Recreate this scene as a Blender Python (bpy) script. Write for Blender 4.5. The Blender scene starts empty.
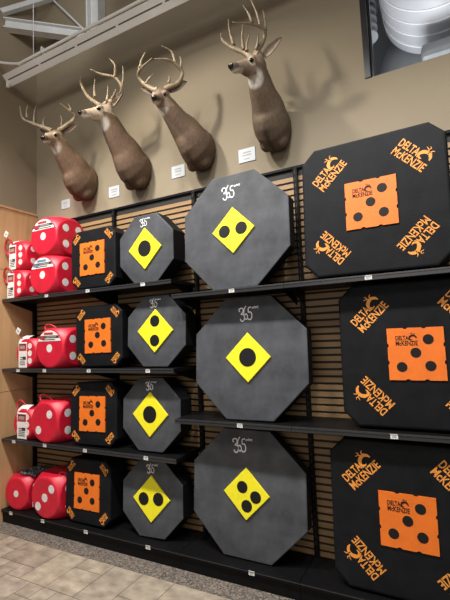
import bpy, bmesh, math, random
from mathutils import Vector, Matrix, Euler
random.seed(7)
R = math.radians
scene = bpy.context.scene
col = scene.collection

# ------------------------------------------------------------------ camera
cam_d = bpy.data.cameras.new('camera')
cam = bpy.data.objects.new('camera', cam_d); col.objects.link(cam)
cam_d.sensor_fit = 'VERTICAL'; cam_d.sensor_height = 36.0
cam_d.lens = 414.08 / 600 * 36.0
cam_d.clip_start = 0.05
cx = Vector((0.884, 0.465, -0.041)).normalized()
cf = Vector((-0.461, 0.883, 0.086)); cf = (cf - cx * cf.dot(cx)).normalized()
cu = cx.cross(cf)
cam.matrix_world = Matrix(((cx.x, cu.x, -cf.x, 1.839), (cx.y, cu.y, -cf.y, -2.63), (cx.z, cu.z, -cf.z, 1.692), (0, 0, 0, 1)))
scene.camera = cam

# ------------------------------------------------------------------ light and exposure
vs = scene.view_settings
vs.view_transform = 'Standard'; vs.look = 'None'; vs.gamma = 1.0; vs.use_curve_mapping = False
vs.exposure = 0.0
world = bpy.data.worlds.new('world'); scene.world = world; world.use_nodes = True
bg = world.node_tree.nodes['Background']
bg.inputs['Color'].default_value = (1.0, 0.93, 0.82, 1); bg.inputs['Strength'].default_value = 0.13

def area(name, loc, target, sx, sy, power, color=(1, 0.95, 0.88)):
    l = bpy.data.lights.new(name, 'AREA'); l.shape = 'RECTANGLE'; l.size = sx; l.size_y = sy
    l.energy = power; l.color = color
    o = bpy.data.objects.new(name, l); col.objects.link(o); o.location = loc
    o.rotation_euler = (Vector(target) - Vector(loc)).to_track_quat('-Z', 'Y').to_euler()
    return o

def spot(name, loc, target, power, angle, blend, radius, color=(1, 0.95, 0.88)):
    l = bpy.data.lights.new(name, 'SPOT'); l.energy = power; l.spot_size = R(angle); l.spot_blend = blend
    l.shadow_soft_size = radius; l.color = color
    o = bpy.data.objects.new(name, l); col.objects.link(o); o.location = loc
    o.rotation_euler = (Vector(target) - Vector(loc)).to_track_quat('-Z', 'Y').to_euler()
    return o

for x in (-1.55, -0.6, 0.35, 1.3, 2.25):
    spot('shelf_spotlight', (x, -1.45, 4.6), (x, -0.12, 1.2), 192, 90, 0.8, 0.10, (1.0, 0.98, 0.96))
area('store_aisle_light', (0.5, -3.6, 4.9), (0.5, -0.8, 1.0), 5.0, 0.8, 62, (1.0, 0.97, 0.94))
spot('track_light', (-0.75, -1.5, 4.95), (-0.45, -1.24, 4.03), 270, 104, 0.35, 0.11, (1.0, 0.92, 0.80))
spot('track_light', (1.6, -2.2, 4.6), (-1.35, 0.4, 3.1), 130, 42, 0.9, 0.2, (1.0, 0.92, 0.80))
spot('roof_beam_fill', (-0.6, -0.75, 4.75), (-1.6, 0.15, 5.15), 34, 70, 0.8, 0.15, (1.0, 0.98, 0.95))  # added upward fill with no real lamp behind it, brightens the roof beams
area('front_fill_light', (1.5, -8.0, 2.4), (0.8, 0, 2.6), 5.0, 2.6, 75, (1.0, 0.97, 0.94))  # added weak frontal fill, an unseen source to brighten the strip light housing
area('back_room_daylight', (1.75, 0.98, 2.5), (1.95, 1.0, 4.7), 1.3, 0.8, 44, (0.93, 0.96, 1.0))

# ------------------------------------------------------------------ materials
def mat(name, rgb, rough=0.6, metal=0.0, noise=None, bump=None, spec=0.5):
    """noise = (scale, amount): value variation; bump = (scale, strength)."""
    m = bpy.data.materials.new(name); m.use_nodes = True
    nt = m.node_tree; b = nt.nodes['Principled BSDF']
    b.inputs['Base Color'].default_value = (*rgb, 1); b.inputs['Roughness'].default_value = rough
    b.inputs['Metallic'].default_value = metal; b.inputs['Specular IOR Level'].default_value = spec
    tc = nt.nodes.new('ShaderNodeTexCoord')
    if noise:
        n = nt.nodes.new('ShaderNodeTexNoise'); n.inputs['Scale'].default_value = noise[0]; n.inputs['Detail'].default_value = 6
        n.inputs['Roughness'].default_value = 0.6
        nt.links.new(tc.outputs['Object'], n.inputs['Vector'])
        r = nt.nodes.new('ShaderNodeValToRGB')
        r.color_ramp.elements[0].position = 0.3; r.color_ramp.elements[1].position = 0.7
        a = noise[1]
        r.color_ramp.elements[0].color = (*[max(0, c * (1 - a)) for c in rgb], 1)
        r.color_ramp.elements[1].color = (*[min(1, c * (1 + a)) for c in rgb], 1)
        nt.links.new(n.outputs['Fac'], r.inputs['Fac']); nt.links.new(r.outputs['Color'], b.inputs['Base Color'])
    if bump:
        n2 = nt.nodes.new('ShaderNodeTexNoise'); n2.inputs['Scale'].default_value = bump[0]; n2.inputs['Detail'].default_value = 4
        nt.links.new(tc.outputs['Object'], n2.inputs['Vector'])
        bp = nt.nodes.new('ShaderNodeBump'); bp.inputs['Strength'].default_value = bump[1]; bp.inputs['Distance'].default_value = 0.01
        nt.links.new(n2.outputs['Fac'], bp.inputs['Height']); nt.links.new(bp.outputs['Normal'], b.inputs['Normal'])
    return m

def attr_mat(name, attr, rough, bump=None, noise=0.0, nscale=(60, 60, 60), spec=0.3):
    m = bpy.data.materials.new(name); m.use_nodes = True
    nt = m.node_tree; b = nt.nodes['Principled BSDF']; b.inputs['Roughness'].default_value = rough
    b.inputs['Specular IOR Level'].default_value = spec
    a = nt.nodes.new('ShaderNodeAttribute'); a.attribute_name = attr
    tc = nt.nodes.new('ShaderNodeTexCoord')
    mp = nt.nodes.new('ShaderNodeMapping'); mp.inputs['Scale'].default_value = nscale
    nt.links.new(tc.outputs['Object'], mp.inputs['Vector'])
    n = nt.nodes.new('ShaderNodeTexNoise'); n.inputs['Scale'].default_value = 1.0; n.inputs['Detail'].default_value = 5
    nt.links.new(mp.outputs['Vector'], n.inputs['Vector'])
    mr = nt.nodes.new('ShaderNodeMapRange'); mr.inputs['From Min'].default_value = 0.25; mr.inputs['From Max'].default_value = 0.75
    mr.inputs['To Min'].default_value = 1 - noise; mr.inputs['To Max'].default_value = 1 + noise
    nt.links.new(n.outputs['Fac'], mr.inputs['Value'])
    mx = nt.nodes.new('ShaderNodeMix'); mx.data_type = 'RGBA'; mx.blend_type = 'MULTIPLY'; mx.inputs['Factor'].default_value = 1
    nt.links.new(a.outputs['Color'], mx.inputs['A']); nt.links.new(mr.outputs['Result'], mx.inputs['B'])
    nt.links.new(mx.outputs['Result'], b.inputs['Base Color'])
    if bump:
        bp = nt.nodes.new('ShaderNodeBump'); bp.inputs['Strength'].default_value = bump; bp.inputs['Distance'].default_value = 0.005
        nt.links.new(n.outputs['Fac'], bp.inputs['Height']); nt.links.new(bp.outputs['Normal'], b.inputs['Normal'])
    return m

def wood_mat(name, rgb, scale, amount, rough=0.45):
    m = bpy.data.materials.new(name); m.use_nodes = True
    nt = m.node_tree; b = nt.nodes['Principled BSDF']; b.inputs['Roughness'].default_value = rough
    tc = nt.nodes.new('ShaderNodeTexCoord'); mp = nt.nodes.new('ShaderNodeMapping'); mp.inputs['Scale'].default_value = scale
    n = nt.nodes.new('ShaderNodeTexNoise'); n.inputs['Scale'].default_value = 1; n.inputs['Detail'].default_value = 6; n.inputs['Distortion'].default_value = 0.6
    r = nt.nodes.new('ShaderNodeValToRGB'); r.color_ramp.elements[0].position = 0.3; r.color_ramp.elements[1].position = 0.72
    r.color_ramp.elements[0].color = (*[c * (1 - amount) for c in rgb], 1); r.color_ramp.elements[1].color = (*[c * (1 + amount * .6) for c in rgb], 1)
    nt.links.new(tc.outputs['Object'], mp.inputs['Vector']); nt.links.new(mp.outputs['Vector'], n.inputs['Vector'])
    nt.links.new(n.outputs['Fac'], r.inputs['Fac']); nt.links.new(r.outputs['Color'], b.inputs['Base Color'])
    return m

def speckle_mat(name, cols, scale, rough=0.8):
    m = bpy.data.materials.new(name); m.use_nodes = True
    nt = m.node_tree; b = nt.nodes['Principled BSDF']; b.inputs['Roughness'].default_value = rough
    tc = nt.nodes.new('ShaderNodeTexCoord'); v = nt.nodes.new('ShaderNodeTexVoronoi'); v.inputs['Scale'].default_value = scale
    r = nt.nodes.new('ShaderNodeValToRGB'); r.color_ramp.interpolation = 'CONSTANT'
    e = r.color_ramp.elements
    for i, c in enumerate(cols):
        el = e[i] if i < 2 else e.new(i / len(cols))
        el.position = i / len(cols); el.color = (*c, 1)
    sep = nt.nodes.new('ShaderNodeSeparateColor')
    nt.links.new(tc.outputs['Object'], v.inputs['Vector']); nt.links.new(v.outputs['Color'], sep.inputs['Color'])
    nt.links.new(sep.outputs['Red'], r.inputs['Fac']); nt.links.new(r.outputs['Color'], b.inputs['Base Color'])
    return m

M = dict(
    wall=mat('tan_wall_paint', (0.27, 0.222, 0.152), 0.75, noise=(3, 0.03), bump=(180, 0.08)),
    wood=wood_mat('maple_panel', (0.62, 0.385, 0.195), (14, 14, 1.2), 0.16),
    slat=wood_mat('maple_slat', (0.31, 0.188, 0.084), (1.5, 20, 40), 0.2, 0.5),
    groove=mat('slat_groove', (0.012, 0.010, 0.008), 0.7),
    steel=mat('black_powder_coated_steel', (0.006, 0.006, 0.0065), 0.42, noise=(30, 0.2), spec=0.12),
    rail=mat('dark_plastic_rail', (0.03, 0.03, 0.032), 0.25),
    foam=mat('black_foam', (0.0066, 0.0074, 0.0092), 0.6, noise=(7, 0.4), bump=(90, 0.1), spec=0.16),
    grey=mat('grey_foam', (0.060, 0.064, 0.072), 0.6, noise=(5, 0.4), bump=(120, 0.08), spec=0.3),
    greyside=mat('dark_foam_edge', (0.006, 0.006, 0.007), 0.7, noise=(40, 0.3), spec=0.2),
    orange=mat('orange_foam', (0.78, 0.165, 0.010), 0.55, noise=(12, 0.1), bump=(110, 0.12)),
    orangeink=mat('orange_paint', (0.80, 0.30, 0.045), 0.6),
    yellow=mat('yellow_paint', (0.83, 0.74, 0.012), 0.6, noise=(40, 0.06)),
    black=mat('black_spot_paint', (0.008, 0.008, 0.008), 0.6, spec=0.25),
    white=mat('white_paint', (0.80, 0.80, 0.80), 0.5),
    red=mat('red_foam', (0.60, 0.010, 0.035), 0.42, noise=(9, 0.12), bump=(140, 0.06)),
    cord=mat('red_cord', (0.45, 0.012, 0.025), 0.6),
    pip=mat('white_spot', (0.74, 0.71, 0.70), 0.5, noise=(30, 0.15)),
    paper=mat('white_label_paper', (0.78, 0.77, 0.75), 0.5),
    placard=mat('placard_card', (0.50, 0.545, 0.59), 0.5),
    ink=mat('label_ink', (0.03, 0.03, 0.035), 0.5),
    inkred=mat('label_red_ink', (0.42, 0.03, 0.04), 0.5),
    inkblue=mat('label_blue_ink', (0.10, 0.22, 0.36), 0.5),
    inkgrey=mat('label_grey_ink', (0.33, 0.30, 0.27), 0.5),
    plastic=mat('grey_film', (0.10, 0.10, 0.11), 0.25, noise=(28, 0.85)),
    metalwhite=mat('white_painted_metal', (0.80, 0.78, 0.74), 0.4, noise=(3, 0.05)),
    metalgrey=mat('grey_primed_steel', (0.60, 0.61, 0.61), 0.5, noise=(4, 0.1)),
    deck=mat('roof_deck', (0.30, 0.27, 0.23), 0.6),
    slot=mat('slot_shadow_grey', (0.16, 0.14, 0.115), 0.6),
    frame=mat('black_window_frame', (0.012, 0.012, 0.012), 0.4),
    ring=mat('duct_seam_highlight', (0.92, 0.92, 0.93), 0.35),  # whiter than the duct shell: highlight along the rings put into the colour
    duct=mat('galvanised_duct', (0.58, 0.59, 0.62), 0.45, 0.0, noise=(3, 0.05)),
    ductgrey=mat('insulated_duct', (0.27, 0.285, 0.30), 0.7, noise=(3, 0.12)),
    room=mat('back_room_paint', (0.42, 0.43, 0.45), 0.8),
    antler=mat('antler_bone', (0.29, 0.225, 0.145), 0.5, noise=(16, 0.45), bump=(60, 0.3)),
    nose=mat('nose_black', (0.010, 0.008, 0.008), 0.25),
    eye=mat('glass_eye', (0.006, 0.004, 0.003), 0.05),
    strip=speckle_mat('speckled_border', [(0.095, 0.077, 0.064), (0.15, 0.124, 0.103), (0.19, 0.16, 0.134), (0.12, 0.098, 0.08), (0.25, 0.21, 0.178), (0.06, 0.05, 0.042)], 100),
    tile=attr_mat('stone_look_tile', 'tint', 0.42, bump=0.05, noise=0.38, nscale=(9, 14, 9), spec=0.4),
    fur=attr_mat('deer_fur', 'fur', 0.75, bump=0.35, noise=0.22, nscale=(70, 70, 28), spec=0.15),
    grout=mat('grout', (0.13, 0.11, 0.09), 0.8),
)

# ------------------------------------------------------------------ mesh helpers
def link(name, me, parent=None, mats=()):
    for m in mats: me.materials.append(m)
    o = bpy.data.objects.new(name, me); col.objects.link(o)
    if parent is not None: o.parent = parent
    return o

def done(bm, name, m, parent=None, smooth=False, kind=None):
    me = bpy.data.meshes.new(name)
    bmesh.ops.recalc_face_normals(bm, faces=bm.faces)
    if smooth:
        for f in bm.faces: f.smooth = True
    bm.to_mesh(me); bm.free()
    o = link(name, me, parent, m if isinstance(m, (list, tuple)) else [m])
    if kind: o['kind'] = kind
    return o

def thing(name, label, cat, mw=None, group=None, loc=None):
    o = bpy.data.objects.new(name, None); col.objects.link(o); o.empty_display_size = 0.05
    if mw is not None: o.matrix_world = mw
    if loc is not None: o.location = loc
    o['label'] = label; o['category'] = cat
    if group: o['group'] = group
    return o

def tag(o, label, cat, group=None):
    o['label'] = label; o['category'] = cat
    if group: o['group'] = group
    return o

def box(bm, x0, x1, y0, y1, z0, z1, bevel=0.0, mi=0):
    vs_ = [bm.verts.new((x, y, z)) for z in (z0, z1) for y in (y0, y1) for x in (x0, x1)]
    fs = []
    for q in ((0, 2, 3, 1), (4, 5, 7, 6), (0, 1, 5, 4), (2, 6, 7, 3), (0, 4, 6, 2), (1, 3, 7, 5)):
        f = bm.faces.new([vs_[i] for i in q]); f.material_index = mi; fs.append(f)
    if bevel:
        es = {e for f in fs for e in f.edges}
        bmesh.ops.bevel(bm, geom=list(es), offset=bevel, segments=2, affect='EDGES', profile=0.6)

def prism(bm, pts, y0, y1, bevel=0.0, mi=0, side_mi=None, seg=3):
    """outline pts in (x, z), front at y0 (towards the viewer), back at y1; rounds the front rim."""
    front = [bm.verts.new((x, y0, z)) for x, z in pts]
    back = [bm.verts.new((x, y1, z)) for x, z in pts]
    f = bm.faces.new(front); f.material_index = mi
    b = bm.faces.new(back[::-1]); b.material_index = mi if side_mi is None else side_mi
    n = len(pts)
    for i in range(n):
        q = bm.faces.new((front[i], back[i], back[(i + 1) % n], front[(i + 1) % n]))
        q.material_index = mi if side_mi is None else side_mi
    if bevel:
        bmesh.ops.bevel(bm, geom=list(f.edges), offset=bevel, segments=seg, affect='EDGES', profile=0.5)

def disc(bm, cx_, cz, r, y0, y1, n=28, mi=0, rz=None):
    rz = rz or r
    prism(bm, [(cx_ + r * math.cos(2 * math.pi * i / n), cz + rz * math.sin(2 * math.pi * i / n)) for i in range(n)], y0, y1, mi=mi)

def catmull(pts, rads, k=6):
    if len(pts) < 3:
        return [Vector(p) for p in pts], list(rads)
    P = [Vector(p) for p in pts]; out = []; rr = []
    for i in range(len(P) - 1):
        p0 = P[i - 1] if i else P[0] * 2 - P[1]; p1 = P[i]; p2 = P[i + 1]
        p3 = P[i + 2] if i + 2 < len(P) else P[-1] * 2 - P[-2]
        for j in range(k):
            t = j / k
            out.append(0.5 * ((2 * p1) + (p2 - p0) * t + (2 * p0 - 5 * p1 + 4 * p2 - p3) * t * t + (3 * p1 - p0 - 3 * p2 + p3) * t ** 3))
            rr.append(rads[i] * (1 - t) + rads[i + 1] * t)
    out.append(P[-1]); rr.append(rads[-1])
    return out, rr

def tube(bm, pts, rads, n=10, k=6, mi=0, smooth=True):
    if not isinstance(rads, (list, tuple)): rads = [rads] * len(pts)
    P, rr = catmull(pts, rads, k)
    up = Vector((0.31, 0.2, 0.93)); rings = []
    for i, p in enumerate(P):
        t = (P[min(i + 1, len(P) - 1)] - P[max(i - 1, 0)]).normalized()
        a = t.cross(up)
        if a.length < 1e-3: a = t.cross(Vector((1, 0, 0)))
        a.normalize(); b = t.cross(a); up = -b if False else up
        rings.append([bm.verts.new(p + (a * math.cos(2 * math.pi * j / n) + b * math.sin(2 * math.pi * j / n)) * rr[i]) for j in range(n)])
    for i in range(len(rings) - 1):
        for j in range(n):
            f = bm.faces.new((rings[i][j], rings[i][(j + 1) % n], rings[i + 1][(j + 1) % n], rings[i + 1][j])); f.smooth = smooth; f.material_index = mi
    bm.faces.new(rings[0][::-1]).material_index = mi; bm.faces.new(rings[-1]).material_index = mi

def ellipsoid(bm, c, ax, ay, az, u=20, v=12):
    """ax, ay, az are the half-axis vectors."""
    M4 = Matrix(((ax[0], ay[0], az[0], c[0]), (ax[1], ay[1], az[1], c[1]), (ax[2], ay[2], az[2], c[2]), (0, 0, 0, 1)))
    bmesh.ops.create_uvsphere(bm, u_segments=u, v_segments=v, radius=1.0, matrix=M4)

def loft(bm, secs, n=24):
    """secs: (centre, side axis, other axis, r_side, r_other); closed shell."""
    rings = []
    for c, a, b, ra, rb in secs:
        rings.append([bm.verts.new(Vector(c) + Vector(a) * ra * math.cos(2 * math.pi * j / n) + Vector(b) * rb * math.sin(2 * math.pi * j / n)) for j in range(n)])
    for i in range(len(rings) - 1):
        for j in range(n):
            bm.faces.new((rings[i][j], rings[i][(j + 1) % n], rings[i + 1][(j + 1) % n], rings[i + 1][j]))
    bm.faces.new(rings[0][::-1]); bm.faces.new(rings[-1])

# ------------------------------------------------------------------ the setting
WALL_Y = 0.41; LEFT_X = -2.06; CEIL = 5.95
OX0, OX1, OZ0, OZ1 = 1.475, 3.3, 3.507, 4.75
bm = bmesh.new()
box(bm, LEFT_X - 0.12, OX0, WALL_Y, WALL_Y + 0.12, 0, CEIL)
box(bm, OX0, 4.6, WALL_Y, WALL_Y + 0.12, 0, OZ0)
box(bm, OX0, 4.6, WALL_Y, WALL_Y + 0.12, OZ1, CEIL)
box(bm, OX1, 4.6, WALL_Y, WALL_Y + 0.12, OZ0, OZ1)
done(bm, 'wall_back', M['wall'], kind='structure')
bm = bmesh.new(); box(bm, LEFT_X - 0.12, LEFT_X, -0.34, WALL_Y, 0, CEIL)
done(bm, 'wall_left', M['wall'], kind='structure')
bm = bmesh.new()
for z0, z1 in ((0.0, 1.225), (1.23, 2.45), (2.455, 3.09)):
    box(bm, LEFT_X, LEFT_X + 0.012, -0.34, WALL_Y - 0.001, z0, z1, 0.001)
box(bm, LEFT_X, LEFT_X + 0.022, -0.34, WALL_Y - 0.001, 3.09, 3.112, 0.002)
done(bm, 'trim_1', M['wood'], kind='structure')
bm = bmesh.new()
box(bm, LEFT_X - 0.12, 4.6, -6, WALL_Y + 0.12, CEIL, CEIL + 0.06)
for i in range(14):
    y = 0.35 - i * 0.45
    box(bm, LEFT_X - 0.12, 4.6, y - 0.09, y, CEIL - 0.06, CEIL)
done(bm, 'ceiling', M['deck'], kind='structure')

# floor: tile field in a modular pattern, laid on grout, with a speckled border along the shelving
bm = bmesh.new()
FX0, FX1, FY0, FY1 = -2.18, 4.6, -6.0, WALL_Y
box(bm, FX0 - 4, FX1, FY0, FY1, -0.06, -0.0035, mi=1)
U = 0.136; nx = int((FX1 - FX0 + 2.4) / U); ny = int((5.857) / U)
used = set(); tints = []
sizes = [(2, 2), (3, 2), (2, 1), (1, 1), (1, 2), (2, 2), (1, 3), (2, 3)]
lay = bm.loops.layers.float_color.new('tint')
rt = random.Random(11)
for j in range(ny):
    for i in range(nx):
        if (i, j) in used: continue
        opts = sizes[:]; rt.shuffle(opts); opts.append((1, 1))
        for w, h in opts:
            cells = [(i + a, j + b) for a in range(w) for b in range(h)]
            if all(c not in used and c[0] < nx and c[1] < ny for c in cells):
                used.update(cells); break
        x0 = FX0 - 2.385 + i * U; y1 = -0.144 - j * U
        g = 0.0022
        q = [bm.verts.new((x, y, 0)) for x, y in ((x0 + g, y1 - h * U + g), (x0 + w * U - g, y1 - h * U + g), (x0 + w * U - g, y1 - g), (x0 + g, y1 - g))]
        f = bm.faces.new(q); v = rt.uniform(0.88, 1.08); t = (0.35 * v, 0.295 * v * rt.uniform(.99, 1.01), 0.232 * v * rt.uniform(.97, 1.02))
        for l in f.loops: l[lay] = (*t, 1)
done(bm, 'floor', [M['tile'], M['grout']], kind='structure')
bm = bmesh.new(); box(bm, LEFT_X, 4.6, -0.144, WALL_Y, -0.02, 0.0012)
done(bm, 'trim_2', M['strip'], kind='structure')

# opening high in the wall with a black frame and glass; the room behind it
bm = bmesh.new()
box(bm, OX0, OX0 + 0.042, WALL_Y - 0.008, WALL_Y + 0.1, OZ0, OZ1, 0.003)
box(bm, OX0 + 0.045, OX0 + 0.06, WALL_Y + 0.05, WALL_Y + 0.1, OZ0, OZ1, 0.002)
box(bm, OX1 - 0.03, OX1, WALL_Y - 0.008, WALL_Y + 0.1, OZ0, OZ1, 0.003)
box(bm, OX0 + 0.03, OX1 - 0.03, WALL_Y + 0.03, WALL_Y + 0.1, OZ0 - 0.001, OZ0 + 0.008, 0.002)
box(bm, OX0 + 0.03, OX1 - 0.03, WALL_Y - 0.008, WALL_Y + 0.1, OZ1 - 0.03, OZ1, 0.003)
done(bm, 'window_1', M['frame'], kind='structure')
bm = bmesh.new()
box(bm, 0.9, 4.2, 3.0, 3.1, 2.4, CEIL); box(bm, 0.9, 1.0, WALL_Y + 0.12, 3.0, 2.4, CEIL); box(bm, 4.1, 4.2, WALL_Y + 0.12, 3.0, 2.4, CEIL)
box(bm, 0.9, 4.2, WALL_Y + 0.12, 3.1, 2.3, 2.4); box(bm, 0.9, 4.2, WALL_Y + 0.12, 3.1, CEIL, CEIL + 0.05)
done(bm, 'wall_beyond', M['room'], kind='structure')

# ------------------------------------------------------------------ roof steel, conduit and light strip
def bar(bm, a, b, w, h):
    a = Vector(a); b = Vector(b); t = (b - a).normalized(); s = t.cross(Vector((0, 0, 1)))
    s = s.normalized() if s.length > 1e-3 else Vector((1, 0, 0)); u = s.cross(t)
    q = [[bm.verts.new(p + s * w * i + u * h * j) for i, j in ((-.5, -.5), (.5, -.5), (.5, .5), (-.5, .5))] for p in (a, b)]
    for i in range(4): bm.faces.new((q[0][i], q[0][(i + 1) % 4], q[1][(i + 1) % 4], q[1][i]))
    bm.faces.new(q[0][::-1]); bm.faces.new(q[1])

def ibeam(bm, a, b, H, W, t=0.012):
    a = Vector(a); b = Vector(b); up = Vector((0, 0, 1)) if abs((b - a).normalized().z) < .9 else Vector((0, -1, 0))
    for d in (-1, 1): bar(bm, a + up * d * H / 2, b + up * d * H / 2, W if up.z else W, t)
    bar(bm, a, b, t, H)

bm = bmesh.new(); ibeam(bm, (-2.055, 0.02, 5.10), (-1.30, 0.405, 4.935), 0.10, 0.09)
done(bm, 'ceiling_beam', M['metalgrey'], kind='structure')
bm = bmesh.new(); bar(bm, (-2.055, -0.02, 5.21), (-1.70, 0.37, 5.53), 0.06, 0.05); bar(bm, (-2.055, 0.08, 5.78), (1.2, 0.08, 5.78), 0.12, 0.05); bar(bm, (-2.055, -0.62, 5.78), (1.2, -0.62, 5.78), 0.12, 0.05)
done(bm, 'ceiling_purlin', M['metalgrey'], kind='structure')
bm = bmesh.new(); tube(bm, [(-1.73, 0.36, 5.5), (-1.5, 0.36, 5.235), (-1.26, 0.36, 4.955)], 0.013, n=8)
done(bm, 'ceiling_brace', M['metalgrey'], kind='structure')
bm = bmesh.new(); box(bm, -1.165, -1.145, 0.30, 0.405, 4.85, CEIL); box(bm, -1.02, -1.0, 0.30, 0.405, 4.85, CEIL); box(bm, -1.145, -1.02, 0.35, 0.362, 4.85, CEIL)
done(bm, 'ceiling_post', M['metalgrey'], kind='structure')

def quadbar(bm, p, q, x0, x1, t=0.006):
    """strip whose cross-section runs from p to q in (y, z)."""
    d = Vector((q[0] - p[0], q[1] - p[1])); n = Vector((-d.y, d.x)).normalized() * t
    c = [(p[0], p[1]), (q[0], q[1]), (q[0] + n.x, q[1] + n.y), (p[0] + n.x, p[1] + n.y)]
    r0 = [bm.verts.new((x0, y, z)) for y, z in c]; r1 = [bm.verts.new((x1, y, z)) for y, z in c]
    for i in range(4): bm.faces.new((r0[i], r0[(i + 1) % 4], r1[(i + 1) % 4], r1[i]))
    bm.faces.new(r0[::-1]); bm.faces.new(r1)

t_ = thing('strip_light', 'long white slotted metal strip light hung along the wall above the deer heads', 'light fixture', loc=(-2.0, 0.0, 4.39))
lo, hi = Vector((0.037, 0.0)), Vector((-0.048, 0.082))
def on(f): v = lo.lerp(hi, f); return (v.x, v.y)
bm = bmesh.new()
quadbar(bm, on(0.0), on(0.46), 0.0, 4.4, -0.008); quadbar(bm, on(0.56), on(1.0), 0.0, 4.4, -0.008)
quadbar(bm, on(0.0), (on(0)[0] + 0.004, on(0)[1] + 0.03), 0.0, 4.4, -0.004)
for k in range(10): quadbar(bm, on(0.45), on(0.57), 0.50 * k, 0.50 * k + 0.03, -0.008)
done(bm, 'housing', M['metalwhite'], t_)
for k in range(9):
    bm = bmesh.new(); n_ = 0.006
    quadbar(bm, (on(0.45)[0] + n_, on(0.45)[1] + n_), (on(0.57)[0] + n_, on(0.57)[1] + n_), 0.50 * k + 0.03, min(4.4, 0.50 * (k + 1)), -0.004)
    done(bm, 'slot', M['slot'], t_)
bm = bmesh.new(); box(bm, 0.005, 0.035, -0.01, 0.015, -0.03, 0.035, 0.004); done(bm, 'end_bracket', M['metalwhite'], t_)
for k in range(5):
    bm = bmesh.new(); tube(bm, [(0.42 + k * 0.95, 0.0, 0.06), (0.42 + k * 0.95, 0.0, 1.52)], 0.004, n=6); done(bm, 'hanger_rod', M['metalgrey'], t_)

t_ = thing('conduit_pipe', 'thin white conduit pipe running above the strip light and bending at the corner', 'pipe', loc=(-1.7, -0.05, 4.5))
bm = bmesh.new()
tube(bm, [(-0.355, -0.05, 0.115), (-0.19, -0.02, 0.05), (-0.02, 0, 0.0), (0.1, 0, 0.0), (1.5, 0, 0.0), (4.2, 0, 0.0)], 0.014, n=10, k=10)
done(bm, 'pipe', M['metalwhite'], t_, smooth=False)
for x in (0.32, 1.6, 2.9):
    bm = bmesh.new(); box(bm, x - 0.012, x + 0.012, -0.02, 0.02, -0.022, 0.04, 0.004); done(bm, 'clamp', M['metalgrey'], t_)

# ducts in the space behind the opening
t_ = thing('spiral_duct', 'large pale spiral duct with raised rings behind the high opening', 'duct', loc=(2.02, 0.6, 4.72))
bm = bmesh.new(); Rd = 0.47
n = 64
def ring(y, r, dz=0): return [bm.verts.new((r * math.cos(2 * math.pi * j / n), y, dz + r * math.sin(2 * math.pi * j / n))) for j in range(n)]
prof = [(0.0, Rd), (0.98, Rd), (1.0, Rd - 0.03), (1.02, Rd - 0.2)]
rs = [ring(y, r) for y, r in prof]
for i in range(len(rs) - 1):
    for j in range(n):
        f = bm.faces.new((rs[i][j], rs[i][(j + 1) % n], rs[i + 1][(j + 1) % n], rs[i + 1][j])); f.smooth = True
bm.faces.new(rs[0]); bm.faces.new(rs[-1])
done(bm, 'duct_shell', M['duct'], t_)
for k in range(6):
    bm = bmesh.new(); y0 = 0.03 + k * 0.165
    q = [ring(y0, Rd - 0.002), ring(y0, Rd + 0.006), ring(y0 + 0.016, Rd + 0.006), ring(y0 + 0.016, Rd - 0.002)]
    for i in range(4):
        for j in range(n): bm.faces.new((q[i][j], q[i][(j + 1) % n], q[(i + 1) % 4][(j + 1) % n], q[(i + 1) % 4][j]))
    done(bm, 'seam_ring', M['ring'], t_)
bm = bmesh.new()
tube(bm, [(1.72, 2.02, 3.5), (1.72, 2.02, 4.0), (1.74, 2.02, 4.3), (1.86, 2.02, 4.58), (2.15, 2.02, 4.7), (3.2, 2.02, 4.7)], 0.33, n=28, k=8)
tag(done(bm, 'elbow_duct', M['ductgrey']), 'grey insulated elbow duct below and behind the spiral duct', 'duct')
bm = bmesh.new()
P = [(1.40, 1.3 , 4.42 + 0.02 * i) for i in range(60)]
tube(bm, P, [0.10 + (0.012 if (i % 4) < 2 else 0) for i in range(60)], n=20, k=1)
tag(done(bm, 'flexible_duct', M['ductgrey']), 'narrow ribbed flexible duct at the left side of the high opening', 'duct')
bm = bmesh.new(); box(bm, 1.85, 3.4, 1.1, 1.5, 3.95, 4.08, 0.05); 
tag(done(bm, 'insulation_batt', M['ductgrey']), 'pale insulation wrap lying under the spiral duct', 'insulation')

# ------------------------------------------------------------------ shelving
Z = dict(L1=2.148, L2=1.458, L3=0.787, B=0.124, R1=2.027, R2=1.086)
TOPZ = 2.945; BACK = 0.375
def label_bars(bm, x0, x1, z0, z1, y, rows, mi, rnd):
    """thin printed lines that read as unreadable small print."""
    h = (z1 - z0) / rows
    for r in range(rows):
        z = z1 - (r + 0.5) * h
        a = x0 + (x1 - x0) * rnd.uniform(0.0, 0.12); b = x1 - (x1 - x0) * rnd.uniform(0.0, 0.2)
        box(bm, a, b, y - 0.0008, y, z - h * 0.24, z + h * 0.24, mi=mi)

def price_tag(parent, x, z, rnd, y=-0.003):
    bm = bmesh.new(); box(bm, x - 0.021, x + 0.021, y - 0.003, y, z - 0.013, z + 0.013)
    label_bars(bm, x - 0.016, x + 0.016, z - 0.008, z + 0.008, y - 0.003, 2, 1, rnd)
    done(bm, 'price_tag', [M['paper'], M['inkgrey']], parent)

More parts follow.
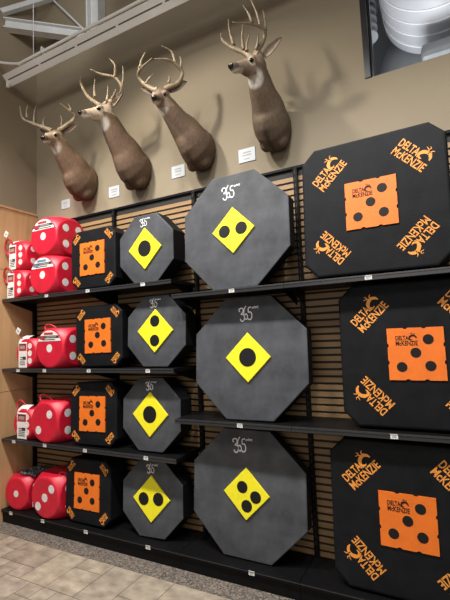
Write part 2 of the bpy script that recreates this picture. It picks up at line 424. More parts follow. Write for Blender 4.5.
def shelf(unit, x0, x1, z, tags, rnd, end_l=False, end_r=False):
    bm = bmesh.new()
    box(bm, x0 + 0.001, x1 - 0.001, 0.008, BACK - 0.012, z - 0.03, z, 0.002)
    s = done(bm, 'shelf', M['steel'], unit)
    bm = bmesh.new()
    box(bm, x0 + 0.001, x1 - 0.001, -0.003, 0.008, z - 0.034, z, 0.002)
    box(bm, x0 + 0.001, x1 - 0.001, -0.006, -0.003, z - 0.011, z - 0.006, 0.001)
    done(bm, 'price_rail', M['rail'], s)
    for x in ((x0 + 0.03, x1 - 0.03)):
        bm = bmesh.new()
        pr = [(BACK - 0.012, z - 0.03), (0.05, z - 0.03), (0.08, z - 0.045), (BACK - 0.012, z - 0.13)]
        a = [bm.verts.new((x - 0.002, y, zz)) for y, zz in pr]; b = [bm.verts.new((x + 0.002, y, zz)) for y, zz in pr]
        bm.faces.new(a); bm.faces.new(b[::-1])
        for i in range(4): bm.faces.new((a[i], b[i], b[(i + 1) % 4], a[(i + 1) % 4]))
        done(bm, 'bracket', M['steel'], s)
    for x in tags: price_tag(s, x, z - 0.017, rnd)
    return s

def unit(x0, x1, label, shelves, base_tags, last=False):
    rnd = random.Random(int(x0 * 100))
    u = thing('shelving_unit', label, 'shelving', group='black gondola shelving along the wall')
    bm = bmesh.new()
    box(bm, x0 + 0.001, x1 - 0.001, BACK + 0.008, BACK + 0.02, 0.02, TOPZ, mi=1)
    pitch = 0.0508; z = 0.05
    while z + pitch < TOPZ - 0.01:
        box(bm, x0 + 0.001, x1 - 0.001, BACK, BACK + 0.010, z + 0.008, z + pitch - 0.008, 0.0015)
        z += pitch
    done(bm, 'back_panel', [M['slat'], M['groove']], u)
    bm = bmesh.new(); box(bm, x0 + 0.001, x1 - 0.001, BACK - 0.012, BACK + 0.022, TOPZ, TOPZ + 0.022, 0.003); done(bm, 'top_rail', M['steel'], u)
    for x in ([x0 + 0.017] + ([x1 - 0.017] if last else [])):
        bm = bmesh.new(); box(bm, x - 0.016, x + 0.016, BACK - 0.036, BACK - 0.001, 0.02, TOPZ - 0.001, 0.003)
        zz = 0.2
        while zz < TOPZ - 0.05:
            box(bm, x - 0.004, x + 0.004, BACK - 0.0375, BACK - 0.036, zz, zz + 0.028, mi=1); zz += 0.0508
        done(bm, 'upright', [M['steel'], M['groove']], u)
    for z, tags in shelves: shelf(u, x0, x1, z, tags, rnd)
    bm = bmesh.new(); z = Z['B']
    box(bm, x0 + 0.001, x1 - 0.001, -0.003, BACK - 0.04, z - 0.028, z, 0.003)
    d = done(bm, 'base_deck', M['steel'], u)
    bm = bmesh.new(); box(bm, x0 + 0.001, x1 - 0.001, -0.0065, -0.003, z - 0.011, z - 0.006, 0.001); done(bm, 'price_rail', M['rail'], d)
    for x in base_tags: price_tag(d, x, z - 0.016, rnd)
    bm = bmesh.new(); box(bm, x0 + 0.001, x1 - 0.001, 0.012, 0.03, 0.0015, z - 0.03, 0.002); done(bm, 'kick_plate', M['steel'], u)
    return u

S0, S1, S2, S3, S4 = -2.046, -0.905, 0.002, 0.915, 2.137
unit(S0, S1, 'black shelving section at the left corner holding the red dice', [(Z['L1'], [-1.40]), (Z['L2'], [-1.80, -1.43]), (Z['L3'], [-1.86, -1.43, -0.93])], [-1.90, -1.46, -0.93])
unit(S1, S2, 'black shelving section holding the small octagonal targets left of the large ones', [(Z['L1'], [-0.875, -0.27]), (Z['L2'], [-0.875, -0.24]), (Z['L3'], [-0.28])], [-0.28])
unit(S2, S3, 'black shelving section holding the three large octagonal targets', [(Z['R1'], [0.525]), (Z['R2'], [0.545])], [0.585])
unit(S3, S4, 'black shelving section holding the three large square orange-centred targets', [(Z['R1'], [1.46]), (Z['R2'], [1.54])], [], last=True)

# ------------------------------------------------------------------ lettering and emblems
def text_mesh(body, size, bold=0.0):
    c = bpy.data.curves.new('lettering', 'FONT'); c.body = body; c.size = size; c.offset = bold; c.extrude = 0.0; c.resolution_u = 3
    o = bpy.data.objects.new('lettering', c); col.objects.link(o)
    bpy.context.view_layer.update()
    me = bpy.data.meshes.new_from_object(o.evaluated_get(bpy.context.evaluated_depsgraph_get()))
    bpy.data.objects.remove(o); bpy.data.curves.remove(c)
    return me

def add_text(bm, body, x0, x1, z0, z1, bold=0.02):
    me = text_mesh(body, 1.0, bold)
    xs = [v.co.x for v in me.vertices]; ys = [v.co.y for v in me.vertices]
    ax, bx, ay, by = min(xs), max(xs), min(ys), max(ys)
    vv = [bm.verts.new((x0 + (v.co.x - ax) / (bx - ax) * (x1 - x0), 0, z0 + (v.co.y - ay) / (by - ay) * (z1 - z0))) for v in me.vertices]
    for p in me.polygons:
        try: bm.faces.new([vv[i] for i in p.vertices])
        except ValueError: pass
    bpy.data.meshes.remove(me)

def ribbon(bm, pts, w, k=5):
    P, rr = catmull([(x, 0, z) for x, z in pts], [w] * len(pts) if not isinstance(w, (list, tuple)) else w, k)
    L = []
    for i, p in enumerate(P):
        t = (P[min(i + 1, len(P) - 1)] - P[max(i - 1, 0)]).normalized(); s = Vector((-t.z, 0, t.x)) * rr[i] / 2
        L.append((bm.verts.new(p + s), bm.verts.new(p - s)))
    for i in range(len(L) - 1): bm.faces.new((L[i][0], L[i][1], L[i + 1][1], L[i + 1][0]))

def thicken(bm, t):
    """give flat lettering lying in y = 0 a thickness t towards -y."""
    r = bmesh.ops.extrude_face_region(bm, geom=list(bm.faces))
    for v in [g for g in r['geom'] if isinstance(g, bmesh.types.BMVert)]: v.co.y -= t
    bmesh.ops.recalc_face_normals(bm, faces=bm.faces)

def mesh_of(bm, name, m):
    me = bpy.data.meshes.new(name); bm.to_mesh(me); bm.free(); me.materials.append(m); return me

def emblem_bm():
    """two lines of lettering with a leaping deer over the second line; unit width, centred."""
    bm = bmesh.new()
    add_text(bm, 'DELTA', -0.5, 0.10, 0.01, 0.23, 0.020)
    add_text(bm, 'McKENZIE', -0.5, 0.5, -0.26, -0.03, 0.016)
    ribbon(bm, [(0.14, 0.0), (0.125, 0.09), (0.17, 0.18), (0.25, 0.225), (0.33, 0.225)], [0.03, 0.07, 0.10, 0.09, 0.07])
    ribbon(bm, [(0.31, 0.245), (0.37, 0.22), (0.43, 0.16), (0.455, 0.08)], [0.08, 0.085, 0.07, 0.03])
    ribbon(bm, [(0.15, 0.05), (0.20, 0.02), (0.26, 0.03)], [0.06, 0.045, 0.015])
    ribbon(bm, [(0.29, 0.26), (0.25, 0.31), (0.17, 0.34)], [0.03, 0.025, 0.012])
    ribbon(bm, [(0.26, 0.30), (0.28, 0.36), (0.24, 0.39)], [0.022, 0.02, 0.010])
    ribbon(bm, [(0.33, 0.26), (0.37, 0.32), (0.42, 0.335)], [0.03, 0.022, 0.010])
    return bm
bm = emblem_bm(); thicken(bm, 0.006); EMB_O = mesh_of(bm, 'emblem', M['orangeink'])
bm = emblem_bm(); thicken(bm, 0.006); EMB_K = mesh_of(bm, 'emblem', M['black'])

def signature_bm():
    """white flowing 365 with a small trailing word; unit height about 1."""
    bm = bmesh.new(); w = 0.08
    ribbon(bm, [(-0.62, 0.22), (-0.68, 0.36), (-0.52, 0.46), (-0.30, 0.40), (-0.34, 0.16), (-0.52, 0.04), (-0.30, -0.02), (-0.24, -0.26), (-0.40, -0.46), (-0.60, -0.40), (-0.64, -0.26)], w)
    ribbon(bm, [(0.02, 0.56), (-0.16, 0.38), (-0.26, 0.04), (-0.22, -0.28), (-0.06, -0.38), (0.05, -0.22), (-0.02, 0.0), (-0.16, -0.04), (-0.24, -0.16)], w)
    ribbon(bm, [(0.48, 0.42), (0.22, 0.38), (0.18, 0.10), (0.36, 0.08), (0.46, -0.10), (0.40, -0.36), (0.20, -0.44), (0.08, -0.34)], w)
    add_text(bm, 'archery', 0.54, 1.15, 0.22, 0.46, 0.02)
    return bm
bm = signature_bm(); thicken(bm, 0.012); SIG = mesh_of(bm, 'signature', M['white'])

def place(name, me, parent, x, z, y, size, rot=0.0, wide=1.0):
    o = bpy.data.objects.new(name, me); col.objects.link(o); o.parent = parent
    o.matrix_local = Matrix.Translation((x, y, z)) @ Matrix.Rotation(-rot, 4, 'Y') @ Matrix.Diagonal((size * wide, 0.25, size, 1))
    return o

# ------------------------------------------------------------------ the square orange-centred targets
def pose(x, y, z, lean, roll, yaw, h):
    return (Matrix.Translation((x, y, z)) @ Matrix.Rotation(yaw, 4, 'Z') @ Matrix.Rotation(-lean, 4, 'X')
            @ Matrix.Translation((0, 0, h)) @ Matrix.Rotation(-roll, 4, 'Y') @ Matrix.Translation((0, 0, -h)))

def notched(s, r):
    """square outline of half-size s with two scooped notches on each side."""
    pts = []
    for q in range(4):
        c, sn = [(1, 0), (0, 1), (-1, 0), (0, -1)][q]
        side = [(-s, -s)]
        for u in (-s * 0.33, s * 0.33):
            side += [(u - r, -s)] + [(u - r * math.cos(a), -s + r * 0.55 * math.sin(a)) for a in (R(45), R(90), R(135))] + [(u + r, -s)]
        pts += [(x * c - y * sn, x * sn + y * c) for x, y in side]
    return pts

def square_target(half, chamfer, T, ins, mw, label, group, emb_off, emb_size):
    t = thing('square_target', label, 'archery target', mw, group)
    a = half; c = chamfer
    bm = bmesh.new()
    prism(bm, [(-a, c), (-a + c, 0), (a - c, 0), (a, c), (a, 2 * a - c), (a - c, 2 * a), (-a + c, 2 * a), (-a, 2 * a - c)], 0, T, bevel=0.018 if a > .35 else 0.014)
    done(bm, 'foam_block', M['foam'], t)
    s = ins / 2
    bm = bmesh.new(); o = [(x, z + a) for x, z in notched(s, s * 0.085)]
    prism(bm, o, -0.008, 0.004)
    p = done(bm, 'orange_insert', M['orange'], t)
    for u, v in ((0.46, 0.54), (0, 0.04), (-0.52, -0.50), (0.48, -0.46)):
        bm = bmesh.new(); disc(bm, u * s, a + v * s, s * 0.19, -0.0092, -0.007); done(bm, 'spot', M['black'], p)
    place('emblem', EMB_K, p, -0.30 * s, a + 0.52 * s, -0.008, s * 0.78)
    for sx, sz, rot in ((-1, 1, 45), (1, 1, -45), (1, -1, -135), (-1, -1, 135)):
        place('emblem', EMB_O, t, sx * emb_off, a + sz * emb_off, 0, emb_size, R(rot))
    return t

G = 'large square black foam targets'
square_target(0.442, 0.089, 0.16, 0.31, pose(1.498, 0.02, Z['R1'] + 0.012, 0.057, -0.006, -0.036, .442), 'large square black foam target with orange centre, topmost of the three', G, 0.254, 0.228)
square_target(0.442, 0.089, 0.16, 0.31, pose(1.685, 0.061, Z['R2'] + 0.012, 0.052, -0.002, -0.004, .442), 'large square black foam target with orange centre, middle of the three', G, 0.254, 0.228)
square_target(0.442, 0.089, 0.16, 0.31, pose(1.573, 0.045, Z['B'] + 0.009, 0.028, -0.011, -0.017, .442), 'large square black foam target with orange centre standing on the base shelf', G, 0.254, 0.228)
G = 'small square black foam targets'
for lv, x, ln, rl, yw, nm in (('L1', -0.872, 0.015, 0.004, -0.011, 'on the top shelf beside the four stacked red dice'),
                              ('L2', -0.822, 0.027, 0.018, 0.012, 'on the second shelf, right of a stickered red die'),
                              ('L3', -0.905, 0.050, 0.021, 0.014, 'on the third shelf, beside a two-spotted red die'),
                              ('B', -0.985, 0.060, 0.022, -0.016, 'on the base shelf, beside a three-spotted red die')):
    square_target(0.268, 0.07, 0.17, 0.297, pose(x, 0.05, Z[lv] + 0.012, ln, rl, yw, .268), 'small square black foam target ' + nm, G, 0.196, 0.096)

# ------------------------------------------------------------------ the octagonal targets
def octagon(a):
    c = a / 2; s = c * math.tan(math.pi / 8)
    return [(-s, 0), (s, 0), (c, c - s), (c, c + s), (s, a), (-s, a), (-c, c + s), (-c, c - s)]

def octagon_target(a, T, d, spots, pr, mw, label, group, sig):
    t = thing('octagonal_target', label, 'archery target', mw, group)
    bm = bmesh.new(); prism(bm, octagon(a), 0, T, bevel=0.006, mi=0, side_mi=1, seg=2)
    done(bm, 'foam_block', [M['grey'], M['greyside']], t)
    c = a / 2
    bm = bmesh.new(); prism(bm, [(0, c - d), (d, c), (0, c + d), (-d, c)], -0.012, 0.003, bevel=0.002, seg=1)
    p = done(bm, 'yellow_diamond', M['yellow'], t)
    for u, v in spots:
        bm = bmesh.new(); disc(bm, u * d, c + v * d, pr * d, -0.0135, -0.010); done(bm, 'spot', M['black'], p)
    place('signature', SIG, t, sig[0], c + sig[1], 0, sig[2], R(6), 0.82)
    return t

G = 'large octagonal grey foam targets'
two_h = [(-0.40, -0.02), (0.40, 0.02)]; one = [(0, 0)]; two_v = [(0, 0.45), (0, -0.45)]
three = [(-0.16, 0.24), (0.42, -0.08), (0.03, -0.46)]
octagon_target(0.877, 0.10, 0.1766, two_h, 0.27, pose(0.515, 0.062, Z['R1'] + 0.006, 0.060, 0.006, -0.025, .4385), 'large grey octagonal foam target with two black spots side by side on its yellow diamond', G, (-0.03, 0.30, 0.105))
octagon_target(0.877, 0.10, 0.1766, one, 0.375, pose(0.586, 0.060, Z['R2'] + 0.008, 0.082, 0.008, 0.002, .4385), 'large grey octagonal foam target with a single black spot, on the middle shelf', G, (-0.005, 0.315, 0.105))
octagon_target(0.877, 0.10, 0.1766, three, 0.235, pose(0.513, 0.090, Z['B'] + 0.008, 0.074, -0.008, 0.009, .4385), 'large grey octagonal foam target with three black spots on the base shelf', G, (-0.045, 0.325, 0.105))
G = 'small octagonal grey foam targets'
octagon_target(0.578, 0.16, 0.1757, one, 0.39, pose(-0.305, 0.081, Z['L1'] + 0.005, 0.014, -0.003, -0.042, .29), 'small octagonal foam target with one black spot on the top shelf', G, (-0.01, 0.225, 0.072))
octagon_target(0.578, 0.16, 0.1757, two_v, 0.265, pose(-0.225, 0.074, Z['L2'] + 0.009, 0.050, -0.006, 0.005, .29), 'small octagonal foam target with one black spot above another on its yellow diamond', G, (-0.015, 0.225, 0.072))
octagon_target(0.578, 0.16, 0.1757, one, 0.38, pose(-0.300, 0.074, Z['L3'] + 0.011, 0.065, 0.014, -0.004, .29), 'small octagonal foam target with one black spot on the third shelf', G, (-0.005, 0.225, 0.072))
octagon_target(0.578, 0.16, 0.1757, two_h, 0.28, pose(-0.318, 0.081, Z['B'] + 0.012, 0.083, 0.030, 0.035, .29), 'small octagonal foam target with two side by side black spots on the base shelf', G, (-0.005, 0.225, 0.072))

# ------------------------------------------------------------------ the red foam dice
def die_mesh(a, r):
    """cube of half-size a cut by a ball of radius r: flat round faces, rounded corners."""
    bm = bmesh.new(); N = 36
    for ax in range(3):
        for sg in (-1, 1):
            g = []
            for i in range(N + 1):
                row = []
                for j in range(N + 1):
                    u = math.tan((i / N * 2 - 1) * math.pi / 4) * a; v = math.tan((j / N * 2 - 1) * math.pi / 4) * a
                    p = [0, 0, 0]; p[ax] = sg * a; p[(ax + 1) % 3] = u; p[(ax + 2) % 3] = v
                    P_ = Vector(p)
                    if P_.length > r:
                        P_ = P_ * (r / P_.length)
                    row.append(bm.verts.new(P_))
                g.append(row)
            for i in range(N):
                for j in range(N):
                    q = (g[i][j], g[i + 1][j], g[i + 1][j + 1], g[i][j + 1])
                    bm.faces.new(q if sg > 0 else q[::-1])
    bmesh.ops.remove_doubles(bm, verts=bm.verts, dist=1e-5)
    return bm
BIG, SMALL = 0.184, 0.142
PIPS = {1: [(0, 0)], 2: [(-.42, -.40), (.38, .40)], 3: [(-.48, -.46), (0, 0), (.48, .46)],
        4: [(-.42, -.42), (.42, .42), (-.42, .42), (.42, -.42)], 6: [(-.42, -.50), (-.42, 0), (-.42, .5), (.42, -.5), (.42, 0), (.42, .5)]}

def die(label, x, y, z, front, right, DA, yaw=0.0, group='red foam dice targets', loop=None):
    t = thing('dice_target', label, 'foam die', Matrix.Translation((x, y, z)) @ Matrix.Rotation(yaw, 4, 'Z'), group)
    bm = die_mesh(DA, DA * 1.37); bmesh.ops.translate(bm, verts=bm.verts, vec=(0, 0, DA))
    done(bm, 'foam_body', M['red'], t, smooth=True)
    for u, v in PIPS[front]:
        bm = bmesh.new(); disc(bm, u * DA, DA + v * DA, 0.20 * DA, -DA - 0.0015, -DA + 0.004, 20); done(bm, 'spot', M['pip'], t)
    for u, v in PIPS[right]:
        bm = bmesh.new(); disc(bm, u * DA, DA + v * DA, 0.20 * DA, -DA - 0.0015, -DA + 0.004, 20)
        bmesh.ops.rotate(bm, verts=bm.verts, matrix=Matrix.Rotation(math.pi / 2, 3, 'Z')); done(bm, 'spot', M['pip'], t)
    if loop:
        ox, oz, w, h = loop
        bm = bmesh.new()
        if oz < 0 and ox < 0:      # loop hanging out over the front left edge
            tube(bm, [(-.055, -.132, 2 * DA - .035), (-.085, -.158, 2 * DA + h * .35), (-.125, -.166, 2 * DA + h * .2), (-.146, -.162, 2 * DA - .05), (-.138, -.155, 2 * DA - .10), (-.11, -.144, 2 * DA - .135)], 0.009, n=8)
        else:
            tube(bm, [(ox + 0.02, -0.06, 2 * DA - 0.02), (ox - w * .2, -0.07, 2 * DA + h * .55), (ox - w * .7, -0.08, 2 * DA + h), (ox - w, -0.09, 2 * DA + h * .6), (ox - w * .75, -0.10, 2 * DA - 0.02 + oz), (ox - w * .25, -0.11, 2 * DA - 0.05 + oz)], 0.009, n=8)
        done(bm, 'cord_loop', M['cord'], t)
    return t

def band(t, x0, x1, seed=0, DA=SMALL):
    """paper wrap running over the front left of a die: picture panel above, small print below."""
    rnd = random.Random(seed); r = DA * 1.40
    y = -DA - 0.003
    bm = bmesh.new()
    prof = [(y, DA - 0.135), (y, DA + 0.10), (y + 0.012, DA + 0.135), (y + 0.04, DA + 0.158), (y + 0.08, DA + 0.172)]
    a = [bm.verts.new((x0, yy, z)) for yy, z in prof]; b = [bm.verts.new((x1, yy, z)) for yy, z in prof]
    a2 = [bm.verts.new((x0, yy + 0.0018, z - 0.0012)) for yy, z in prof]; b2 = [bm.verts.new((x1, yy + 0.0018, z - 0.0012)) for yy, z in prof]
    for i in range(len(prof) - 1):
        bm.faces.new((a[i], b[i], b[i + 1], a[i + 1])); bm.faces.new((a2[i], a2[i + 1], b2[i + 1], b2[i]))
        bm.faces.new((a[i], a[i + 1], a2[i + 1], a2[i])); bm.faces.new((b[i], b2[i], b2[i + 1], b[i + 1]))
    bm.faces.new((a[0], a2[0], b2[0], b[0])); bm.faces.new((a[-1], b[-1], b2[-1], a2[-1]))
    w = x1 - x0
    box(bm, x0 + w * .06, x1 - w * .06, y - 0.001, y, DA + 0.025, DA + 0.095, mi=2)
    box(bm, x0 + w * .18, x1 - w * .25, y - 0.0016, y - 0.001, DA + 0.045, DA + 0.075, mi=3)
    box(bm, x0 + w * .10, x1 - w * .10, y - 0.0016, y - 0.001, DA + 0.080, DA + 0.09, mi=1)
    label_bars(bm, x0 + w * .12, x1 - w * .12, DA - 0.115, DA - 0.03, y, 5, 1, rnd)
    box(bm, x0 + w * .5, x1 - w * .12, y - 0.0015, y, DA - 0.06, DA - 0.03, mi=1)
    done(bm, 'paper_band', [M['paper'], M['ink'], M['inkred'], M['inkgrey']], t)

def cap_sticker(t, ink, seed, DA=BIG):
    """printed sticker filling the upper cap of the round front face."""
    rnd = random.Random(seed)
    rf = DA * 0.90; y = -DA - 0.0022; z0 = 0.40 * rf
    def seg(za, zb, y0, mi, k=16):
        pts = []
        for i in range(k + 1):
            z = za + (zb - za) * i / k; pts.append((math.sqrt(max(0, rf * rf - z * z)), z))
        pts = pts + [(-x, z) for x, z in pts[::-1]]
        cl = [pts[0]]
        for p in pts[1:]:
            if (Vector(p) - Vector(cl[-1])).length > 1e-4: cl.append(p)
        prism(bm, [(x, DA + z) for x, z in cl], y0 - 0.001, y0, mi=mi)
    bm = bmesh.new()
    seg(z0, rf * 0.985, y + 0.0015, 0)
    seg(0.56 * rf, 0.70 * rf, y + 0.0004, 1)
    box(bm, -rf * .42, rf * .30, y - 0.0006, y + 0.0004, DA + .75 * rf, DA + .88 * rf, mi=2)
    label_bars(bm, -rf * .70, rf * .70, DA + .43 * rf, DA + .53 * rf, y + 0.0004, 1, 1, rnd)
    box(bm, -rf * .74, -rf * .35, y - 0.0012, y - 0.0006, DA + .50 * rf, DA + .66 * rf, mi=2)
    box(bm, -rf * .25, rf * .55, y - 0.0012, y - 0.0006, DA + .60 * rf, DA + .66 * rf, mi=3)
    done(bm, 'sticker', [M['paper'], M['ink'], ink, M['inkgrey']], t)

ys, yb = 0.03 + SMALL, 0.003 + BIG
def small(label, x, z, front, right, **k): return die(label, x, k.pop('y', ys), z, front, right, SMALL, **k)
def big(label, x, z, front, right, **k): return die(label, x, k.pop('y', yb), z, front, right, BIG, **k)
T1, T2, T3, TB = (Z[k] + 0.001 for k in ('L1', 'L2', 'L3', 'B'))
t = small('small red foam die with a paper band, bottom left of the top shelf stack', -1.893, T1, 6, 4, loop=(-0.07, -0.02, 0.07, 0.07)); band(t, -0.118, -0.015, seed=1)
t = big('red foam die with a blue and white sticker on its face, on the top shelf', -1.462, T1, 1, 4); cap_sticker(t, M['inkblue'], 2)
t = small('small red foam die with a paper band, stacked on another beside the wood panel', -1.875, T1 + 2 * SMALL + 0.001, 6, 4, loop=(-0.05, -0.02, 0.09, 0.08)); band(t, -0.11, -0.005, seed=3)
t = big('red foam die with a black and white sticker, stacked on the blue-stickered one', -1.45, T1 + 2 * BIG + 0.001, 1, 4, yaw=0.0); cap_sticker(t, M['inkred'], 4)
t = small('small red foam die with a paper band on the second shelf', -1.735, T2, 6, 4); band(t, -0.10, 0.02, seed=5)
t = big('red foam die with a black and white sticker on the second shelf', -1.372, T2, 1, 4, yaw=0.0, loop=(-0.05, 0, 0.12, 0.04)); cap_sticker(t, M['inkred'], 6)
t = small('small red foam die with a printed band and cord loop on the third shelf', -1.775, T3, 6, 4, loop=(-0.05, 0, 0.10, 0.07)); band(t, -0.08, 0.055, seed=7)
t = big('red foam die showing two spots on the third shelf', -1.445, T3, 2, 4, loop=(-0.04, 0, 0.13, 0.05))
t = die('red foam die showing one spot at the left end of the base shelf', -1.883, 0.18, TB, 1, 4, 0.152, yaw=0.08)
def wrap_bm(DA):
    bm = bmesh.new(); rnd = random.Random(5); n = 14
    g = [[bm.verts.new((-0.02 + 0.19 * i / n, -0.10 + 0.24 * j / n, 2 * DA + 0.012 + rnd.uniform(-.008, .03))) for j in range(n + 1)] for i in range(n + 1)]
    for i in range(n):
        for j in range(n): bm.faces.new((g[i][j], g[i + 1][j], g[i + 1][j + 1], g[i][j + 1]))
    r = bmesh.ops.extrude_face_region(bm, geom=list(bm.faces))
    for v in [q for q in r['geom'] if isinstance(q, bmesh.types.BMVert)]: v.co.z -= 0.006
    return bm
done(wrap_bm(0.152), 'crumpled_wrap', M['plastic'], t)
e = 0.152 + 0.001
bm = bmesh.new(); box(bm, e, e + 0.003, -0.10, 0.03, 0.03, 0.18); box(bm, e + 0.003, e + 0.004, -0.095, 0.02, 0.13, 0.17, mi=1); box(bm, e + 0.003, e + 0.004, -0.08, 0.01, 0.06, 0.11, mi=2)
done(bm, 'paper_band', [M['paper'], M['ink'], M['inkgrey']], t)
t = big('red foam die showing three spots in a slanting row on the base shelf', -1.442, TB, 3, 4, loop=(0.15, -0.03, 0.06, 0.02))

# white security tags hanging from the cords of two dice
for loc, lab in (((-1.985, -0.005, 2.80), 'tiny white tag sticking up from the upper cord loop on the top shelf'),
                 ((-1.83, 0.02, 1.82), 'tiny white tag above the red die on the second shelf')):
    bm = bmesh.new(); box(bm, -0.028, 0.028, -0.003, 0.003, -0.028, 0.028, 0.002); box(bm, -0.012, 0.012, -0.004, -0.003, -0.01, 0.01, mi=1)
    bmesh.ops.rotate(bm, verts=bm.verts, matrix=Matrix.Rotation(R(35), 3, 'Y'))
    t = thing('hang_tag', lab, 'tag', loc=loc)
    done(bm, 'card', [M['paper'], M['inkgrey']], t)
    bm = bmesh.new(); tube(bm, [(0.0, 0.004, -0.02), (0.03, 0.03, -0.08), (0.07, 0.06, -0.14 if loc[2] > 2 else -0.06)], 0.004, n=6); done(bm, 'cord', M['cord'], t)

# ------------------------------------------------------------------ placards under the deer
for x, z, w, h, nm in ((-1.60, 3.152, 0.125, 0.095, 'under the leftmost deer head'), (-0.925, 3.150, 0.135, 0.11, 'left of the chest of the second deer from the left'),
                       (-0.166, 3.185, 0.14, 0.11, 'left of the chest of the third deer from the left'), (0.515, 3.170, 0.15, 0.115, 'left of the chest of the rightmost deer head')):
    t = thing('placard', 'small white wall placard ' + nm, 'sign', loc=(x, WALL_Y, z), group='wall placards by the deer')
    bm = bmesh.new(); box(bm, -w / 2, w / 2, -0.006, -0.0005, -h / 2, h / 2, 0.001); done(bm, 'plate', M['placard'], t)
    bm = bmesh.new(); rnd = random.Random(int(x * 100) + 5)
    label_bars(bm, -w * .32, w * .32, -h * .1, h * .3, -0.006, 2, 0, rnd); label_bars(bm, -w * .25, w * .25, -h * .35, -h * .2, -0.006, 1, 1, rnd)
    done(bm, 'print', [M['inkgrey'], M['inkgrey']], t)

